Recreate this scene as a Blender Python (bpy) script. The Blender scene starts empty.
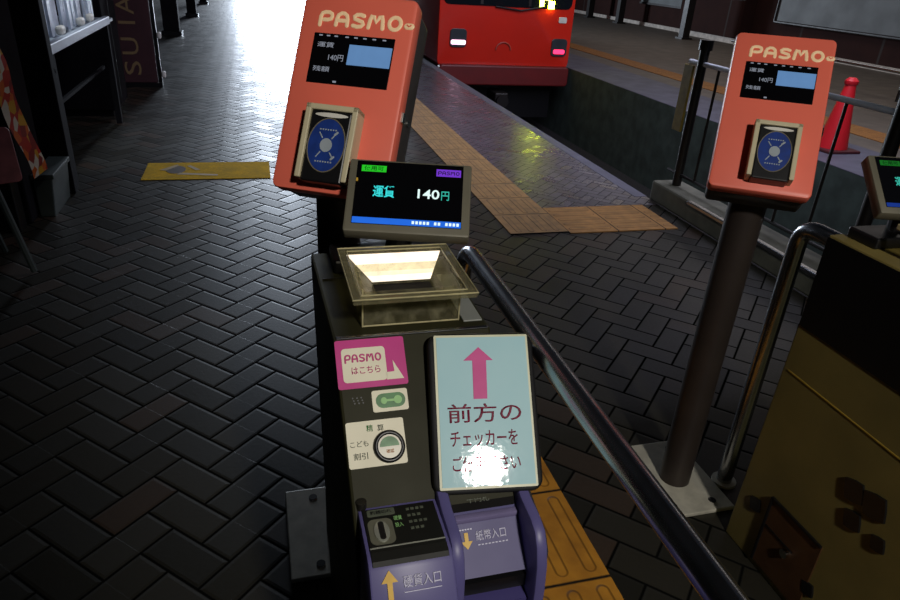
import bpy, bmesh, math, random
from mathutils import Matrix, Vector
random.seed(5)
C = bpy.context.scene.collection
PI = math.pi
W = {}                       # world matrix of every object built

# ------------------------------------------------------------------ helpers
def lin(c):
    return tuple(((v/255)/12.92 if v/255 <= .04045 else ((v/255+.055)/1.055)**2.4) for v in c)

class NT:
    def __init__(s, name):
        s.m = bpy.data.materials.new(name); s.m.use_nodes = True
        s.t = s.m.node_tree; s.t.nodes.clear()
        s.out = s.n('ShaderNodeOutputMaterial')
    def n(s, typ, **k):
        o = s.t.nodes.new(typ)
        for a, v in k.items(): setattr(o, a, v)
        return o
    def l(s, a, b): s.t.links.new(a, b)
    def put(s, sock, v):
        if hasattr(v, 'is_linked') or hasattr(v, 'links'): s.l(v, sock)
        else: sock.default_value = v
    def math(s, op, a, b=None, c=None, clamp=False):
        o = s.n('ShaderNodeMath', operation=op, use_clamp=clamp)
        s.put(o.inputs[0], a)
        if b is not None: s.put(o.inputs[1], b)
        if c is not None: s.put(o.inputs[2], c)
        return o.outputs[0]
    def mix(s, f, a, b):
        o = s.n('ShaderNodeMix', data_type='RGBA')
        s.put(o.inputs[0], f); s.put(o.inputs[6], a); s.put(o.inputs[7], b)
        return o.outputs[2]
    def noise(s, vec, scale, detail=3, rough=.5):
        o = s.n('ShaderNodeTexNoise'); o.inputs['Scale'].default_value = scale
        o.inputs['Detail'].default_value = detail; o.inputs['Roughness'].default_value = rough
        if vec is not None: s.l(vec, o.inputs['Vector'])
        return o.outputs['Fac']
    def obj(s): return s.n('ShaderNodeTexCoord').outputs['Object']
    def geo(s): return s.n('ShaderNodeNewGeometry').outputs['Position']
    def ramp(s, f, lo, hi):
        o = s.n('ShaderNodeMapRange'); s.put(o.inputs[0], f)
        o.inputs[1].default_value = lo; o.inputs[2].default_value = hi
        return o.outputs[0]

def c4(c): return (c[0], c[1], c[2], 1)

def mat(name, rgb, rough=.5, metal=0., var=.18, scale=12., bump=.0, coat=0., emit=None, spec=.5, rgb2=None):
    t = NT(name); p = t.n('ShaderNodeBsdfPrincipled')
    a = lin(rgb); b = lin(rgb2) if rgb2 else tuple(v*(1-var) for v in a)
    f = t.noise(t.obj(), scale)
    t.l(t.mix(t.ramp(f, .35, .65), c4(a), c4(b)), p.inputs['Base Color'])
    t.l(t.math('ADD', t.math('MULTIPLY', f, .12), rough-.06), p.inputs['Roughness'])
    p.inputs['Metallic'].default_value = metal
    p.inputs['Specular IOR Level'].default_value = spec
    p.inputs['Coat Weight'].default_value = coat
    p.inputs['Coat Roughness'].default_value = .12
    if emit:
        p.inputs['Emission Color'].default_value = c4(lin(emit[0])); p.inputs['Emission Strength'].default_value = emit[1]
    if bump:
        bn = t.n('ShaderNodeBump'); bn.inputs['Strength'].default_value = bump; bn.inputs['Distance'].default_value = .002
        t.l(t.noise(t.obj(), scale*6), bn.inputs['Height']); t.l(bn.outputs[0], p.inputs['Normal'])
    t.l(p.outputs[0], t.out.inputs[0])
    return t.m

def emi(name, rgb, s, var=.15, scale=60):
    t = NT(name); e = t.n('ShaderNodeEmission'); a = lin(rgb)
    t.l(t.mix(t.noise(t.obj(), scale), c4(a), c4(tuple(v*(1-var) for v in a))), e.inputs[0])
    e.inputs[1].default_value = s; t.l(e.outputs[0], t.out.inputs[0]); return t.m

# --- geometry into a bmesh
def BM(): return bmesh.new()
def box(bm, x0, x1, y0, y1, z0, z1, M=None, bev=0., seg=2):
    r = bmesh.ops.create_cube(bm, size=1.0)
    vs = r['verts']
    for v in vs:
        v.co = Vector((x0+(v.co.x+.5)*(x1-x0), y0+(v.co.y+.5)*(y1-y0), z0+(v.co.z+.5)*(z1-z0)))
    if bev:
        es = list({e for v in vs for e in v.link_edges})
        r = bmesh.ops.bevel(bm, geom=es, offset=bev, segments=seg, affect='EDGES', profile=.5)
        vs = list({v for f in r['faces'] for v in f.verts} | {v for v in vs if v.is_valid})
    if M: bmesh.ops.transform(bm, matrix=M, verts=vs)
    return bm
def prism(bm, prof, a0, a1, axis='x', M=None, bev=0.):
    """closed profile extruded along an axis. axis x: prof=(y,z); y: prof=(x,z); z: prof=(x,y)"""
    def P(p, a): return (a, p[0], p[1]) if axis == 'x' else ((p[0], a, p[1]) if axis == 'y' else (p[0], p[1], a))
    A = [bm.verts.new(P(p, a0)) for p in prof]; B = [bm.verts.new(P(p, a1)) for p in prof]
    n = len(prof); fs = [bm.faces.new(A), bm.faces.new(B[::-1])]
    for i in range(n): fs.append(bm.faces.new((A[i], B[i], B[(i+1) % n], A[(i+1) % n])))
    bmesh.ops.recalc_face_normals(bm, faces=fs)
    vs = A+B
    if bev:
        es = list({e for f in fs[:2] for e in f.edges})
        r = bmesh.ops.bevel(bm, geom=es, offset=bev, segments=2, affect='EDGES', profile=.5)
        vs = list({v for f in r['faces'] for v in f.verts} | {v for v in vs if v.is_valid})
    if M: bmesh.ops.transform(bm, matrix=M, verts=vs)
    return bm
def rrect(x0, x1, z0, z1, r, n=5):
    out = []
    for cx, cz, a in ((x1-r, z1-r, 0), (x0+r, z1-r, 90), (x0+r, z0+r, 180), (x1-r, z0+r, 270)):
        for i in range(n+1):
            t = math.radians(a+90*i/n); out.append((cx+r*math.cos(t), cz+r*math.sin(t)))
    return out
def ell(cx, cz, rx, rz, n=40):
    return [(cx+rx*math.cos(2*PI*i/n), cz+rz*math.sin(2*PI*i/n)) for i in range(n)]
def tube(bm, path, r, n=12, closed=False, flat=None):
    path = [Vector(p) for p in path]; rings = []; m = len(path)
    rr = r if isinstance(r, (list, tuple)) else [r]*m
    nrm = None
    for i, p in enumerate(path):
        if closed: d = path[(i+1) % m]-path[i-1]
        else: d = path[min(i+1, m-1)]-path[max(i-1, 0)]
        d.normalize()
        if nrm is None:
            nrm = d.orthogonal().normalized()
        else:
            nrm = (nrm-d*nrm.dot(d)).normalized()
        b = d.cross(nrm)
        rings.append([bm.verts.new(p+(nrm*math.cos(2*PI*k/n)+b*math.sin(2*PI*k/n))*rr[i]) for k in range(n)])
    for i in range(m if closed else m-1):
        A, B = rings[i], rings[(i+1) % m]
        for k in range(n): bm.faces.new((A[k], A[(k+1) % n], B[(k+1) % n], B[k]))
    if not closed:
        bm.faces.new(rings[0][::-1]); bm.faces.new(rings[-1])
    return bm
def bend(pts, r, n=6):
    """round the corners of a polyline"""
    pts = [Vector(p) for p in pts]; out = [pts[0]]
    for i in range(1, len(pts)-1):
        a = (pts[i-1]-pts[i]).normalized(); b = (pts[i+1]-pts[i]).normalized()
        p, q = pts[i]+a*r, pts[i]+b*r
        for k in range(n+1):
            t = k/n; out.append(p*(1-t)**2+pts[i]*2*t*(1-t)+q*t*t)
    out.append(pts[-1]); return out
def cyl(bm, c, r, h, axis='z', n=24, r2=None):
    c = Vector(c); d = {'x': Vector((1, 0, 0)), 'y': Vector((0, 1, 0)), 'z': Vector((0, 0, 1))}[axis]
    return tube(bm, [c, c+d*h], [r, r if r2 is None else r2], n)
def lathe(bm, prof, n=24):
    R = [[bm.verts.new((r*math.cos(2*PI*k/n), r*math.sin(2*PI*k/n), z)) for k in range(n)] for r, z in prof]
    for A, B in zip(R, R[1:]):
        for k in range(n): bm.faces.new((A[k], A[(k+1) % n], B[(k+1) % n], B[k]))
    bm.faces.new(R[0][::-1]); bm.faces.new(R[-1]); return bm
def strokes(bm, lines, r, M=None, sq=.35):
    """hand lettering: round-capped flattened strokes in the x-z plane, facing -y"""
    for L in lines:
        pts = [Vector((x, 0, z)) for x, z in L]
        b0 = len(bm.verts)
        closed = (pts[0]-pts[-1]).length < 1e-6
        if closed: tube(bm, pts[:-1], r, 8, closed=True)
        else:
            d0 = (pts[0]-pts[1]).normalized(); d1 = (pts[-1]-pts[-2]).normalized()
            P = [pts[0]+d0*r*.9, pts[0]+d0*r*.5]+pts+[pts[-1]+d1*r*.5, pts[-1]+d1*r*.9]
            Rr = [r*.3, r*.85]+[r]*len(pts)+[r*.85, r*.3]
            tube(bm, P, Rr, 8)
        bm.verts.ensure_lookup_table()
        for v in bm.verts[b0:]: v.co.y *= sq
    if M: bmesh.ops.transform(bm, matrix=M, verts=bm.verts)
    return bm

def obj(name, bm, m, parent=None, M=Matrix(), smooth=False, kind=None, label=None):
    me = bpy.data.meshes.new(name)
    if isinstance(bm, bmesh.types.BMesh):
        if smooth:
            for f in bm.faces: f.smooth = True
        bmesh.ops.recalc_face_normals(bm, faces=bm.faces)
        bm.to_mesh(me); bm.free()
        if smooth: 
            try: me.set_sharp_from_angle(angle=math.radians(40))
            except Exception: pass
    else: me = bm
    me.materials.clear(); me.materials.append(m)
    o = bpy.data.objects.new(name, me); C.objects.link(o)
    if parent:
        o.parent = parent; o.matrix_basis = W[parent].inverted() @ M
    else: o.matrix_basis = M
    W[o] = M.copy()
    if kind: o['kind'] = kind
    if label: o['label'] = label
    return o
def tag(o, label, cat, group=None):
    o['label'] = label; o['category'] = cat
    if group: o['group'] = group
    return o
def thing(name, label, cat, loc=(0, 0, 0), group=None, M=None):
    o = bpy.data.objects.new(name, None); C.objects.link(o); o.empty_display_size = .1
    M = M or Matrix.Translation(loc); o.matrix_basis = M; W[o] = M.copy()
    return tag(o, label, cat, group)
def struct(name, bm, m, smooth=False): return obj(name, bm, m, None, kind='structure', smooth=smooth)

def text(name, body, m, parent, M, cx, cz, w, h, off=.0012, bold=0., ext=.0003, rot=0.):
    """lettering fitted into a w x h field of a face frame (x right, z up, facing -y)"""
    cu = bpy.data.curves.new(name+'_src', 'FONT'); cu.body = body; cu.size = 1.; cu.offset = bold*.4
    cu.resolution_u = 3
    t = bpy.data.objects.new(name+'_src', cu); C.objects.link(t)
    dg = bpy.context.evaluated_depsgraph_get(); dg.update()
    me = bpy.data.meshes.new_from_object(t.evaluated_get(dg))
    bpy.data.objects.remove(t); bpy.data.curves.remove(cu)
    xs = [v.co.x for v in me.vertices]; ys = [v.co.y for v in me.vertices]
    x0, x1, y0, y1 = min(xs), max(xs), min(ys), max(ys)
    ca, sa = math.cos(rot), math.sin(rot)
    for v in me.vertices:
        a = ((v.co.x-x0)/(x1-x0)-.5)*w; b = ((v.co.y-y0)/(y1-y0)-.5)*h
        v.co = Vector((cx+a*ca-b*sa, -off, cz+a*sa+b*ca))
    bm = BM(); bm.from_mesh(me); bpy.data.meshes.remove(me)
    r = bmesh.ops.extrude_face_region(bm, geom=list(bm.faces))
    for g in r['geom']:
        if isinstance(g, bmesh.types.BMVert): g.co.y += ext
    return obj(name, bm, m, parent, M)

def frame(c, yaw, tilt):
    """face frame: origin at c, x right, y into the thing, z up along the face"""
    r = Vector((math.cos(yaw), math.sin(yaw), 0)); nf = Vector((math.sin(yaw), -math.cos(yaw), 0))
    up = -nf*math.sin(tilt)+Vector((0, 0, math.cos(tilt))); n = nf*math.cos(tilt)+Vector((0, 0, math.sin(tilt)))
    M = Matrix.Identity(4)
    for i in range(3): M[i][0] = r[i]; M[i][1] = -n[i]; M[i][2] = up[i]; M[i][3] = c[i]
    return M
def T(x, y, z): return Matrix.Translation((x, y, z))

# ------------------------------------------------------------------ materials
def brick_material(name='herringbone_pavers', lo=(35, 34, 28), hi=(52, 49, 41), odd=(68, 54, 44), joint_rgb=(14, 14, 13), spec=.42, w=.0965, rbase=.30):
    t = NT(name); p = t.n('ShaderNodeBsdfPrincipled')
    sep = t.n('ShaderNodeSeparateXYZ'); t.l(t.geo(), sep.inputs[0])
    k = math.sqrt(.5)/w
    x = t.math('SUBTRACT', sep.outputs[0], -.134); y = t.math('SUBTRACT', sep.outputs[1], 2.727)
    u = t.math('MULTIPLY', t.math('ADD', x, y), k); v = t.math('MULTIPLY', t.math('SUBTRACT', y, x), k)
    i = t.math('FLOOR', u); j = t.math('FLOOR', v)
    fx = t.math('SUBTRACT', u, i); fy = t.math('SUBTRACT', v, j)
    kk = t.math('FLOORED_MODULO', t.math('SUBTRACT', i, j), 4.)
    eq = lambda n: t.math('COMPARE', kk, float(n), .25)
    k0, k1, k2, k3 = [eq(n) for n in range(4)]
    d = t.math('MINIMUM', t.math('ADD', fx, t.math('MULTIPLY', k1, 9.)),
               t.math('ADD', t.math('SUBTRACT', 1., fx), t.math('MULTIPLY', k0, 9.)))
    d2 = t.math('MINIMUM', t.math('ADD', t.math('SUBTRACT', 1., fy), t.math('MULTIPLY', k3, 9.)),
                t.math('ADD', fy, t.math('MULTIPLY', k2, 9.)))
    d = t.math('MINIMUM', d, d2)
    bi = t.math('SUBTRACT', i, k1); bj = t.math('ADD', j, k3)
    cb = t.n('ShaderNodeCombineXYZ'); t.l(bi, cb.inputs[0]); t.l(bj, cb.inputs[1])
    wn = t.n('ShaderNodeTexWhiteNoise', noise_dimensions='3D'); t.l(cb.outputs[0], wn.inputs['Vector'])
    sc = t.n('ShaderNodeSeparateColor'); t.l(wn.outputs['Color'], sc.inputs[0])
    a = t.mix(sc.outputs[0], c4(lin(lo)), c4(lin(hi)))
    a = t.mix(t.math('GREATER_THAN', sc.outputs[1], .86), a, c4(lin(odd)))
    big = t.noise(t.geo(), 1.6, 4); fine = t.noise(t.geo(), 90, 3)
    a = t.mix(t.math('MULTIPLY', t.ramp(big, .3, .7), .45), a, c4(tuple(v*.6 for v in lin(hi))))
    a = t.mix(t.math('MULTIPLY', fine, .4), a, c4(tuple(v*.5 for v in lin(lo))))
    joint = t.ramp(d, .02, .06)
    col = t.mix(joint, c4(lin(joint_rgb)), a)
    t.l(col, p.inputs['Base Color'])
    rg = t.math('ADD', t.math('MULTIPLY', sc.outputs[2], .12), t.math('ADD', t.math('MULTIPLY', fine, .14), rbase))
    t.l(t.mix(joint, (.9, .9, .9, 1), rg), p.inputs['Roughness'])
    t.l(t.math('MULTIPLY', joint, spec), p.inputs['Specular IOR Level'])
    h = t.math('ADD', t.ramp(d, .0, .11), t.math('MULTIPLY', fine, .16))
    h = t.math('ADD', h, t.math('MULTIPLY', t.math('MULTIPLY', sc.outputs[2], fx), .25))
    bn = t.n('ShaderNodeBump'); bn.inputs['Strength'].default_value = .28; bn.inputs['Distance'].default_value = .003
    t.l(h, bn.inputs['Height']); t.l(bn.outputs[0], p.inputs['Normal'])
    t.l(p.outputs[0], t.out.inputs[0]); return t.m

def tactile_material(name, rgb, rgb2, x0, y0, joint_y=True):
    """raised-bar guide tiles, 30 cm pitch"""
    t = NT(name); p = t.n('ShaderNodeBsdfPrincipled')
    sep = t.n('ShaderNodeSeparateXYZ'); t.l(t.geo(), sep.inputs[0])
    x = t.math('SUBTRACT', sep.outputs[0], x0); y = t.math('SUBTRACT', sep.outputs[1], y0)
    if not joint_y: x, y = y, x
    fy = t.math('FRACT', t.math('DIVIDE', y, .3)); fx = t.math('FRACT', t.math('DIVIDE', x, .075))
    jy = t.math('MINIMUM', fy, t.math('SUBTRACT', 1., fy))
    jm = t.ramp(jy, .006, .02)
    # round ended bars: distance from bar centre line
    dx = t.math('MULTIPLY', t.math('ABSOLUTE', t.math('SUBTRACT', fx, .5)), .075)
    dy = t.math('MULTIPLY', t.math('MAXIMUM', t.math('SUBTRACT', t.math('ABSOLUTE', t.math('SUBTRACT', fy, .5)), .38), 0.), .3)
    dd = t.math('SQRT', t.math('ADD', t.math('MULTIPLY', dx, dx), t.math('MULTIPLY', dy, dy)))
    bar = t.math('SUBTRACT', 1., t.ramp(dd, .011, .018))
    edge = t.math('MULTIPLY', bar, t.math('SUBTRACT', 1., bar))
    n = t.noise(t.geo(), 14, 5); n2 = t.noise(t.geo(), 120, 2)
    col = t.mix(t.ramp(n, .3, .7), c4(lin(rgb)), c4(lin(rgb2)))
    col = t.mix(t.math('MULTIPLY', edge, 2.6, clamp=True), col, c4(tuple(v*.25 for v in lin(rgb2))))
    col = t.mix(jm, c4(lin((25, 20, 12))), col)
    t.l(col, p.inputs['Base Color']); p.inputs['Roughness'].default_value = .7; p.inputs['Specular IOR Level'].default_value = .25
    bn = t.n('ShaderNodeBump'); bn.inputs['Strength'].default_value = .6; bn.inputs['Distance'].default_value = .005
    t.l(t.math('ADD', t.math('MULTIPLY', bar, jm), t.math('MULTIPLY', n2, .15)), bn.inputs['Height']); t.l(bn.outputs[0], p.inputs['Normal'])
    t.l(p.outputs[0], t.out.inputs[0]); return t.m

def decal_material():
    t = NT('worn_yellow_film'); p = t.n('ShaderNodeBsdfPrincipled')
    n = t.noise(t.geo(), 6, 5, .65); f = t.noise(t.geo(), 60, 3)
    col = t.mix(t.ramp(n, .4, .65), c4(lin((225, 180, 8))), c4(lin((190, 156, 30))))
    col = t.mix(t.math('MULTIPLY', t.ramp(f, .4, .7), .5), col, c4(lin((160, 132, 24))))
    t.l(col, p.inputs['Base Color']); p.inputs['Roughness'].default_value = .85; p.inputs['Specular IOR Level'].default_value = .1
    t.l(p.outputs[0], t.out.inputs[0]); return t.m

def acrylic_material(name, base, rgb):
    t = NT(name); tr = t.n('ShaderNodeBsdfTransparent'); tr.inputs[0].default_value = (.90, .89, .80, 1)
    p = t.n('ShaderNodeBsdfPrincipled'); p.inputs['Base Color'].default_value = c4(lin(rgb)); p.inputs['Roughness'].default_value = .12
    fr = t.n('ShaderNodeLayerWeight'); fr.inputs[0].default_value = .35
    nz = t.noise(t.obj(), 70, 4)
    fac = t.math('ADD', t.math('MULTIPLY', fr.outputs['Facing'], .2), t.math('MULTIPLY', t.ramp(nz, .45, .75), .16), clamp=True)
    fac = t.math('ADD', fac, base)
    ms = t.n('ShaderNodeMixShader'); t.l(fac, ms.inputs[0]); t.l(tr.outputs[0], ms.inputs[1]); t.l(p.outputs[0], ms.inputs[2])
    t.l(ms.outputs[0], t.out.inputs[0]); return t.m

def wall_panel_material():
    t = NT('dark_maroon_wall'); p = t.n('ShaderNodeBsdfPrincipled')
    sep = t.n('ShaderNodeSeparateXYZ'); t.l(t.geo(), sep.inputs[0])
    f = t.math('FRACT', t.math('DIVIDE', sep.outputs[1], 2.1))
    j = t.ramp(t.math('MINIMUM', f, t.math('SUBTRACT', 1., f)), .008, .016)
    n = t.noise(t.geo(), 3, 4)
    col = t.mix(n, c4(lin((58, 36, 32))), c4(lin((42, 28, 27))))
    t.l(t.mix(j, c4(lin((64, 58, 56))), col), p.inputs['Base Color']); p.inputs['Roughness'].default_value = .9; p.inputs['Specular IOR Level'].default_value = .1
    t.l(p.outputs[0], t.out.inputs[0]); return t.m

def confetti_material(name, cols, scale):
    t = NT(name); p = t.n('ShaderNodeBsdfPrincipled')
    v = t.n('ShaderNodeTexVoronoi'); v.inputs['Scale'].default_value = scale; t.l(t.obj(), v.inputs['Vector'])
    sc = t.n('ShaderNodeSeparateColor'); t.l(v.outputs['Color'], sc.inputs[0])
    r = t.n('ShaderNodeValToRGB'); r.color_ramp.interpolation = 'CONSTANT'
    els = r.color_ramp.elements
    while len(els) < len(cols): els.new(.5)
    for q, (e, c) in enumerate(zip(els, cols)): e.position = q/len(cols); e.color = c4(lin(c))
    t.l(sc.outputs[0], r.inputs[0]); t.l(r.outputs[0], p.inputs['Base Color']); p.inputs['Roughness'].default_value = .5
    t.l(p.outputs[0], t.out.inputs[0]); return t.m

def sign_face_material():
    t = NT('laminated_cyan_sheet'); p = t.n('ShaderNodeBsdfPrincipled')
    n = t.noise(t.obj(), 18, 3)
    t.l(t.mix(n, c4(lin((150, 198, 208))), c4(lin((168, 208, 214)))), p.inputs['Base Color'])
    p.inputs['Roughness'].default_value = .5; p.inputs['Coat Weight'].default_value = 1.; p.inputs['Coat Roughness'].default_value = .034
    bn = t.n('ShaderNodeBump'); bn.inputs['Strength'].default_value = .11; bn.inputs['Distance'].default_value = .001
    t.l(t.noise(t.obj(), 90, 3), bn.inputs['Height']); t.l(bn.outputs[0], p.inputs['Coat Normal'])
    t.l(p.outputs[0], t.out.inputs[0]); return t.m

PAVER = brick_material()
EDGEPAVER = brick_material('sky_sheen_pavers', (82, 79, 86), (106, 102, 111), (94, 86, 84), (52, 50, 54), .6, .062, .18)
TACT_NEAR = tactile_material('yellow_guide_tiles', (205, 142, 46), (168, 112, 36), .445, 1.29)
TACT_MID = tactile_material('tan_guide_tiles', (176, 136, 86), (140, 112, 76), 1.30, 3.2)
TACT_CROSS = tactile_material('tan_guide_tiles_across', (182, 134, 78), (146, 110, 66), 1.62, 3.2, False)
TACT_FAR = tactile_material('far_guide_tiles', (170, 118, 60), (140, 96, 55), 6.1, 5.)
DECAL = decal_material()
ACRYL = acrylic_material('clear_acrylic', .03, (190, 184, 150))
RIMACRYL = acrylic_material('yellowed_acrylic', .22, (150, 144, 112))
TRAYEDGE = mat('painted_edge_glow', (196, 186, 142), .3, 0, .3, 60)  # pale colour painted as light caught in the acrylic edges
MAROON = wall_panel_material()
SIGNFACE = sign_face_material()
STEEL = mat('brushed_steel', (176, 178, 182), .24, 1., .15, 30)
CHROME = mat('chrome', (215, 215, 210), .12, 1., .05, 30)
CHROMEP = mat('bright_plating', (196, 198, 184), .25, .6, .05, 30)
PLATE = mat('galvanised_plate', (200, 196, 180), .5, .1, .25, 25, .05)
POLE = mat('dark_bronze_pole', (58, 50, 46), .45, .3, .2, 10)
ORANGE = mat('orange_coated_shell', (244, 116, 94), .42, 0, .06, 8, .02)
DKGREY = mat('charcoal_casing', (62, 62, 62), .5, .2, .2, 14)
BODY = mat('olive_grey_casing', (44, 43, 25), .55, .0, .18, 10, .03, spec=.15)
BODYSIDE = mat('brown_steel_side', (128, 114, 62), .55, .0, .22, 7, .03)
BLACK = mat('black_plastic', (20, 20, 22), .35, 0, .2, 20)
MATTEBLK = mat('matte_black', (16, 14, 14), .75, 0, .2, 20, spec=.15)
SCREENB = mat('black_glass_screen', (10, 10, 13), .12, 0, .1, 20)
CREAM = mat('cream_plastic', (205, 194, 160), .5, 0, .1, 20)
CREAMINK = mat('cream_print', (250, 214, 168), .5, 0, .05, 40, emit=((250, 214, 168), .12))
BLUEPAD = mat('blue_pad_print', (34, 62, 140), .35, 0, .25, 60)
PADGREY = mat('pale_grey_print', (160, 170, 178), .5, 0, .1, 60)
BRONZE = mat('gold_outline_print', (120, 112, 92), .5, 0, .2, 200)
MAGENTA = mat('magenta_print', (196, 14, 128), .5, 0, .08, 20)
MAROONINK = mat('dark_red_ink', (132, 26, 60), .5, 0, .3, 60)
STICKW = mat('white_sticker', (232, 226, 200), .5, 0, .06, 20)
PINKINK = mat('magenta_ink', (190, 50, 120), .5, 0, .1, 60)
GREEN = mat('green_print', (44, 120, 48), .4, 0, .3, 60)
PALEGREEN = mat('pale_green_print', (150, 205, 130), .5, 0, .1, 60)
INKGREY = mat('grey_ink', (92, 98, 84), .5, 0, .2, 80)
PURPLE = mat('violet_plastic', (94, 89, 140), .42, 0, .1, 10)
PURPLEIN = mat('violet_plastic_recess', (70, 64, 118), .5, 0, .1, 10)
SILVERINK = mat('pale_violet_ink', (212, 210, 232), .5, 0, .1, 60)
YELLOWINK = mat('yellow_ink', (220, 176, 60), .5, 0, .1, 60)
OLIVEINK = mat('olive_band', (120, 110, 40), .5, 0, .2, 60)
BEZEL = mat('olive_bezel', (112, 108, 92), .5, .1, .12, 30)
SCR_GREEN = emi('screen_green', (40, 200, 40), 1.); SCR_PURPLE = emi('screen_violet', (120, 60, 210), 1.)
SCR_CYAN = emi('screen_cyan', (60, 225, 225), 1.1); SCR_WHITE = emi('screen_white', (225, 250, 245), 1.2)
SCR_BLUE = emi('screen_blue', (40, 110, 230), 1.); SCR_DARK = emi('screen_dark_ink', (12, 40, 20), .8)
SCR_TEAL = emi('screen_teal', (60, 190, 170), 1.)
LCD = emi('lcd_window', (104, 146, 196), .85); LCDTXT = emi('lcd_glyphs', (170, 176, 190), .6)
KERB = mat('worn_concrete', (104, 104, 90), .8, 0, .35, 8, .1)
PITWALL = mat('mossy_concrete', (70, 84, 76), .85, 0, .4, 6, .1)
BALLAST = mat('dark_ballast', (30, 28, 27), .95, 0, .6, 45, .6)
FARFLOOR = mat('worn_asphalt_platform', (106, 97, 86), .6, 0, .25, 4, .05)
EDGEGREY = mat('pale_edge_slab', (90, 90, 104), .6, 0, .25, 5)
CEIL = mat('dark_ceiling', (50, 50, 52), .9)
WHITEPAINT = mat('white_band', (200, 190, 178), .7, 0, .3, 9)
GREYPANEL = mat('blue_grey_panel', (98, 103, 104), .6, 0, .3, 2)
DARKMETAL = mat('dark_painted_metal', (40, 37, 36), .45, .3, .3, 12)
RAILPALE = mat('pale_galvanised_rail', (236, 242, 252), .4, .0, .1, 20)
YELLOWB = mat('dull_yellow_board', (150, 130, 40), .6, 0, .3, 20)
RED = mat('train_red_paint', (222, 44, 28), .3, 0, .08, 2, coat=.5)
REDDK = mat('train_dark_red_skirt', (110, 26, 26), .5, 0, .2, 4)
GLASS = mat('dark_windscreen', (22, 26, 30), .08, 0, .1, 4)
LAMPBLK = mat('lamp_housing', (60, 68, 72), .3, .2, .2, 10)
LAMPW = emi('white_lamp', (255, 196, 226), 3.); LAMPR = emi('red_lamp', (255, 50, 96), 3.)
LAMPY = emi('yellow_green_lamp', (205, 225, 50), 70.)
CONE = mat('red_cone_plastic', (205, 30, 40), .45, 0, .1, 6)
SHOPDK = mat('dark_shop_timber', (24, 23, 26), .85, 0, .3, 5, spec=.1)
SHELFW = mat('white_shelf_edge', (196, 206, 216), .5, 0, .08, 5)
FILM = mat('pale_plastic_film', (205, 216, 232), .3, 0, .35, 14)
CRATE = mat('grey_plastic_crate', (66, 76, 74), .6, 0, .2, 10)
SIGNBRN = mat('dark_brown_board', (70, 42, 46), .5, 0, .2, 6)
GOLDINK = mat('dull_gold_letters', (150, 126, 88), .5, .2, .15, 30)
PINKB = mat('dull_pink_board', (150, 84, 84), .6, 0, .3, 20)
PAPER = mat('white_paper', (225, 222, 212), .6)
HATCH = mat('rusty_hatch', (96, 66, 40), .5, .3, .3, 16)
YLINE = mat('dull_yellow_line', (170, 140, 50), .5)
TRAYBACK = mat('glowing_cream_tray_back', (250, 236, 212), .4, 0, .25, 55, emit=((255, 240, 220), 1.0), rgb2=(214, 184, 150))  # glow put into the slope itself, for light inside the tray
BANNER = confetti_material('printed_cloth', [(200, 36, 22), (226, 110, 30), (226, 216, 196), (222, 168, 30), (150, 24, 30)], 20)

# ------------------------------------------------------------------ the setting
struct('floor', box(BM(), -6, 2.42, -4, 26, -.9, 0), PAVER)
struct('trim_1', box(BM(), 1.62, 2.425, 3.60, 26, -.06, .003), EDGEPAVER)          # small pavers along the near platform edge, sky sheen painted as a lighter tone
struct('trim_5', box(BM(), 2.34, 2.43, 3.76, 26, -.06, .005), EDGEGREY)
struct('track_bed', box(BM(), 2.42, 4.62, -4, 26, -1.2, -1.0), BALLAST)
struct('trim_2', box(BM(), 4.50, 4.62, -4, 26, -1.0, -.001), PITWALL)              # pit wall of the far platform
struct('floor_far', box(BM(), 4.62, 11.3, -4, 26, -.9, 0), FARFLOOR)
struct('trim_3', box(BM(), 4.50, 5.35, -4, 26, .0005, .006), EDGEGREY)
struct('trim_4', box(BM(), 5.75, 6.15, -4, 26, .0005, .008), TACT_FAR)
struct('wall_right', box(BM(), 11.02, 11.3, -4, 26, 0, 3.2), MAROON)
struct('baseboard_right', box(BM(), 10.95, 11.02, -4, 26, 0, .09), WHITEPAINT)
struct('wall_left', box(BM(), -3.1, -2.9, -4, 24, 0, 3.2), SHOPDK)
struct('ceiling', box(BM(), -3.1, 2.2, -4, 18, 3.2, 3.35), CEIL)
struct('ceiling_far', box(BM(), 5.0, 11.3, -4, 26, 3.2, 3.35), CEIL)

b = BM()
box(b, .445, .745, -.3, 2.1, .0, .007, bev=.002)
tag(obj('tactile_paving', b, TACT_NEAR), 'bright yellow tactile paving strip running past the right foot of the near ticket machine', 'tactile paving', 'tactile paving strips')
b = BM(); box(b, 1.28, 1.62, 3.20, 7.2, .0, .006)
tag(obj('tactile_paving', b, TACT_MID), 'long tan tactile strip leading up the near platform to the train', 'tactile paving', 'tactile paving strips')
b = BM(); box(b, 1.62, 2.30, 3.18, 3.60, .0, .006)
tag(obj('tactile_paving', b, TACT_CROSS), 'short tan tactile strip turning right towards the concrete kerb', 'tactile paving', 'tactile paving strips')
M = T(-.335, 4.53, 0)
t = thing('floor_sticker', 'worn yellow strip stuck across the brick floor left of the near card reader', 'floor sticker', (-.335, 4.53, 0))
obj('film', box(BM(), -.385, .385, -.19, .19, 0, .003, bev=.001), DECAL, t, M)
b = BM(); prism(b, ell(-.20, .02, .06, .09, 24), .003, .0042, 'z'); obj('dark_mark', b, mat('dark_print', (70, 52, 30), .6), t, M)
b = BM()
for q in ([(-.30, .015), (-.20, .14), (-.19, .11), (-.26, .0)], [(-.19, -.09), (.06, -.13), (.06, -.1), (-.17, -.05)], [(-.14, .1), (-.08, .0), (-.05, .01), (-.12, .12)]):
    prism(b, q, .003, .0044, 'z')
obj('pale_mark', b, mat('pale_print', (180, 160, 110), .6), t, M)

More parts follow.
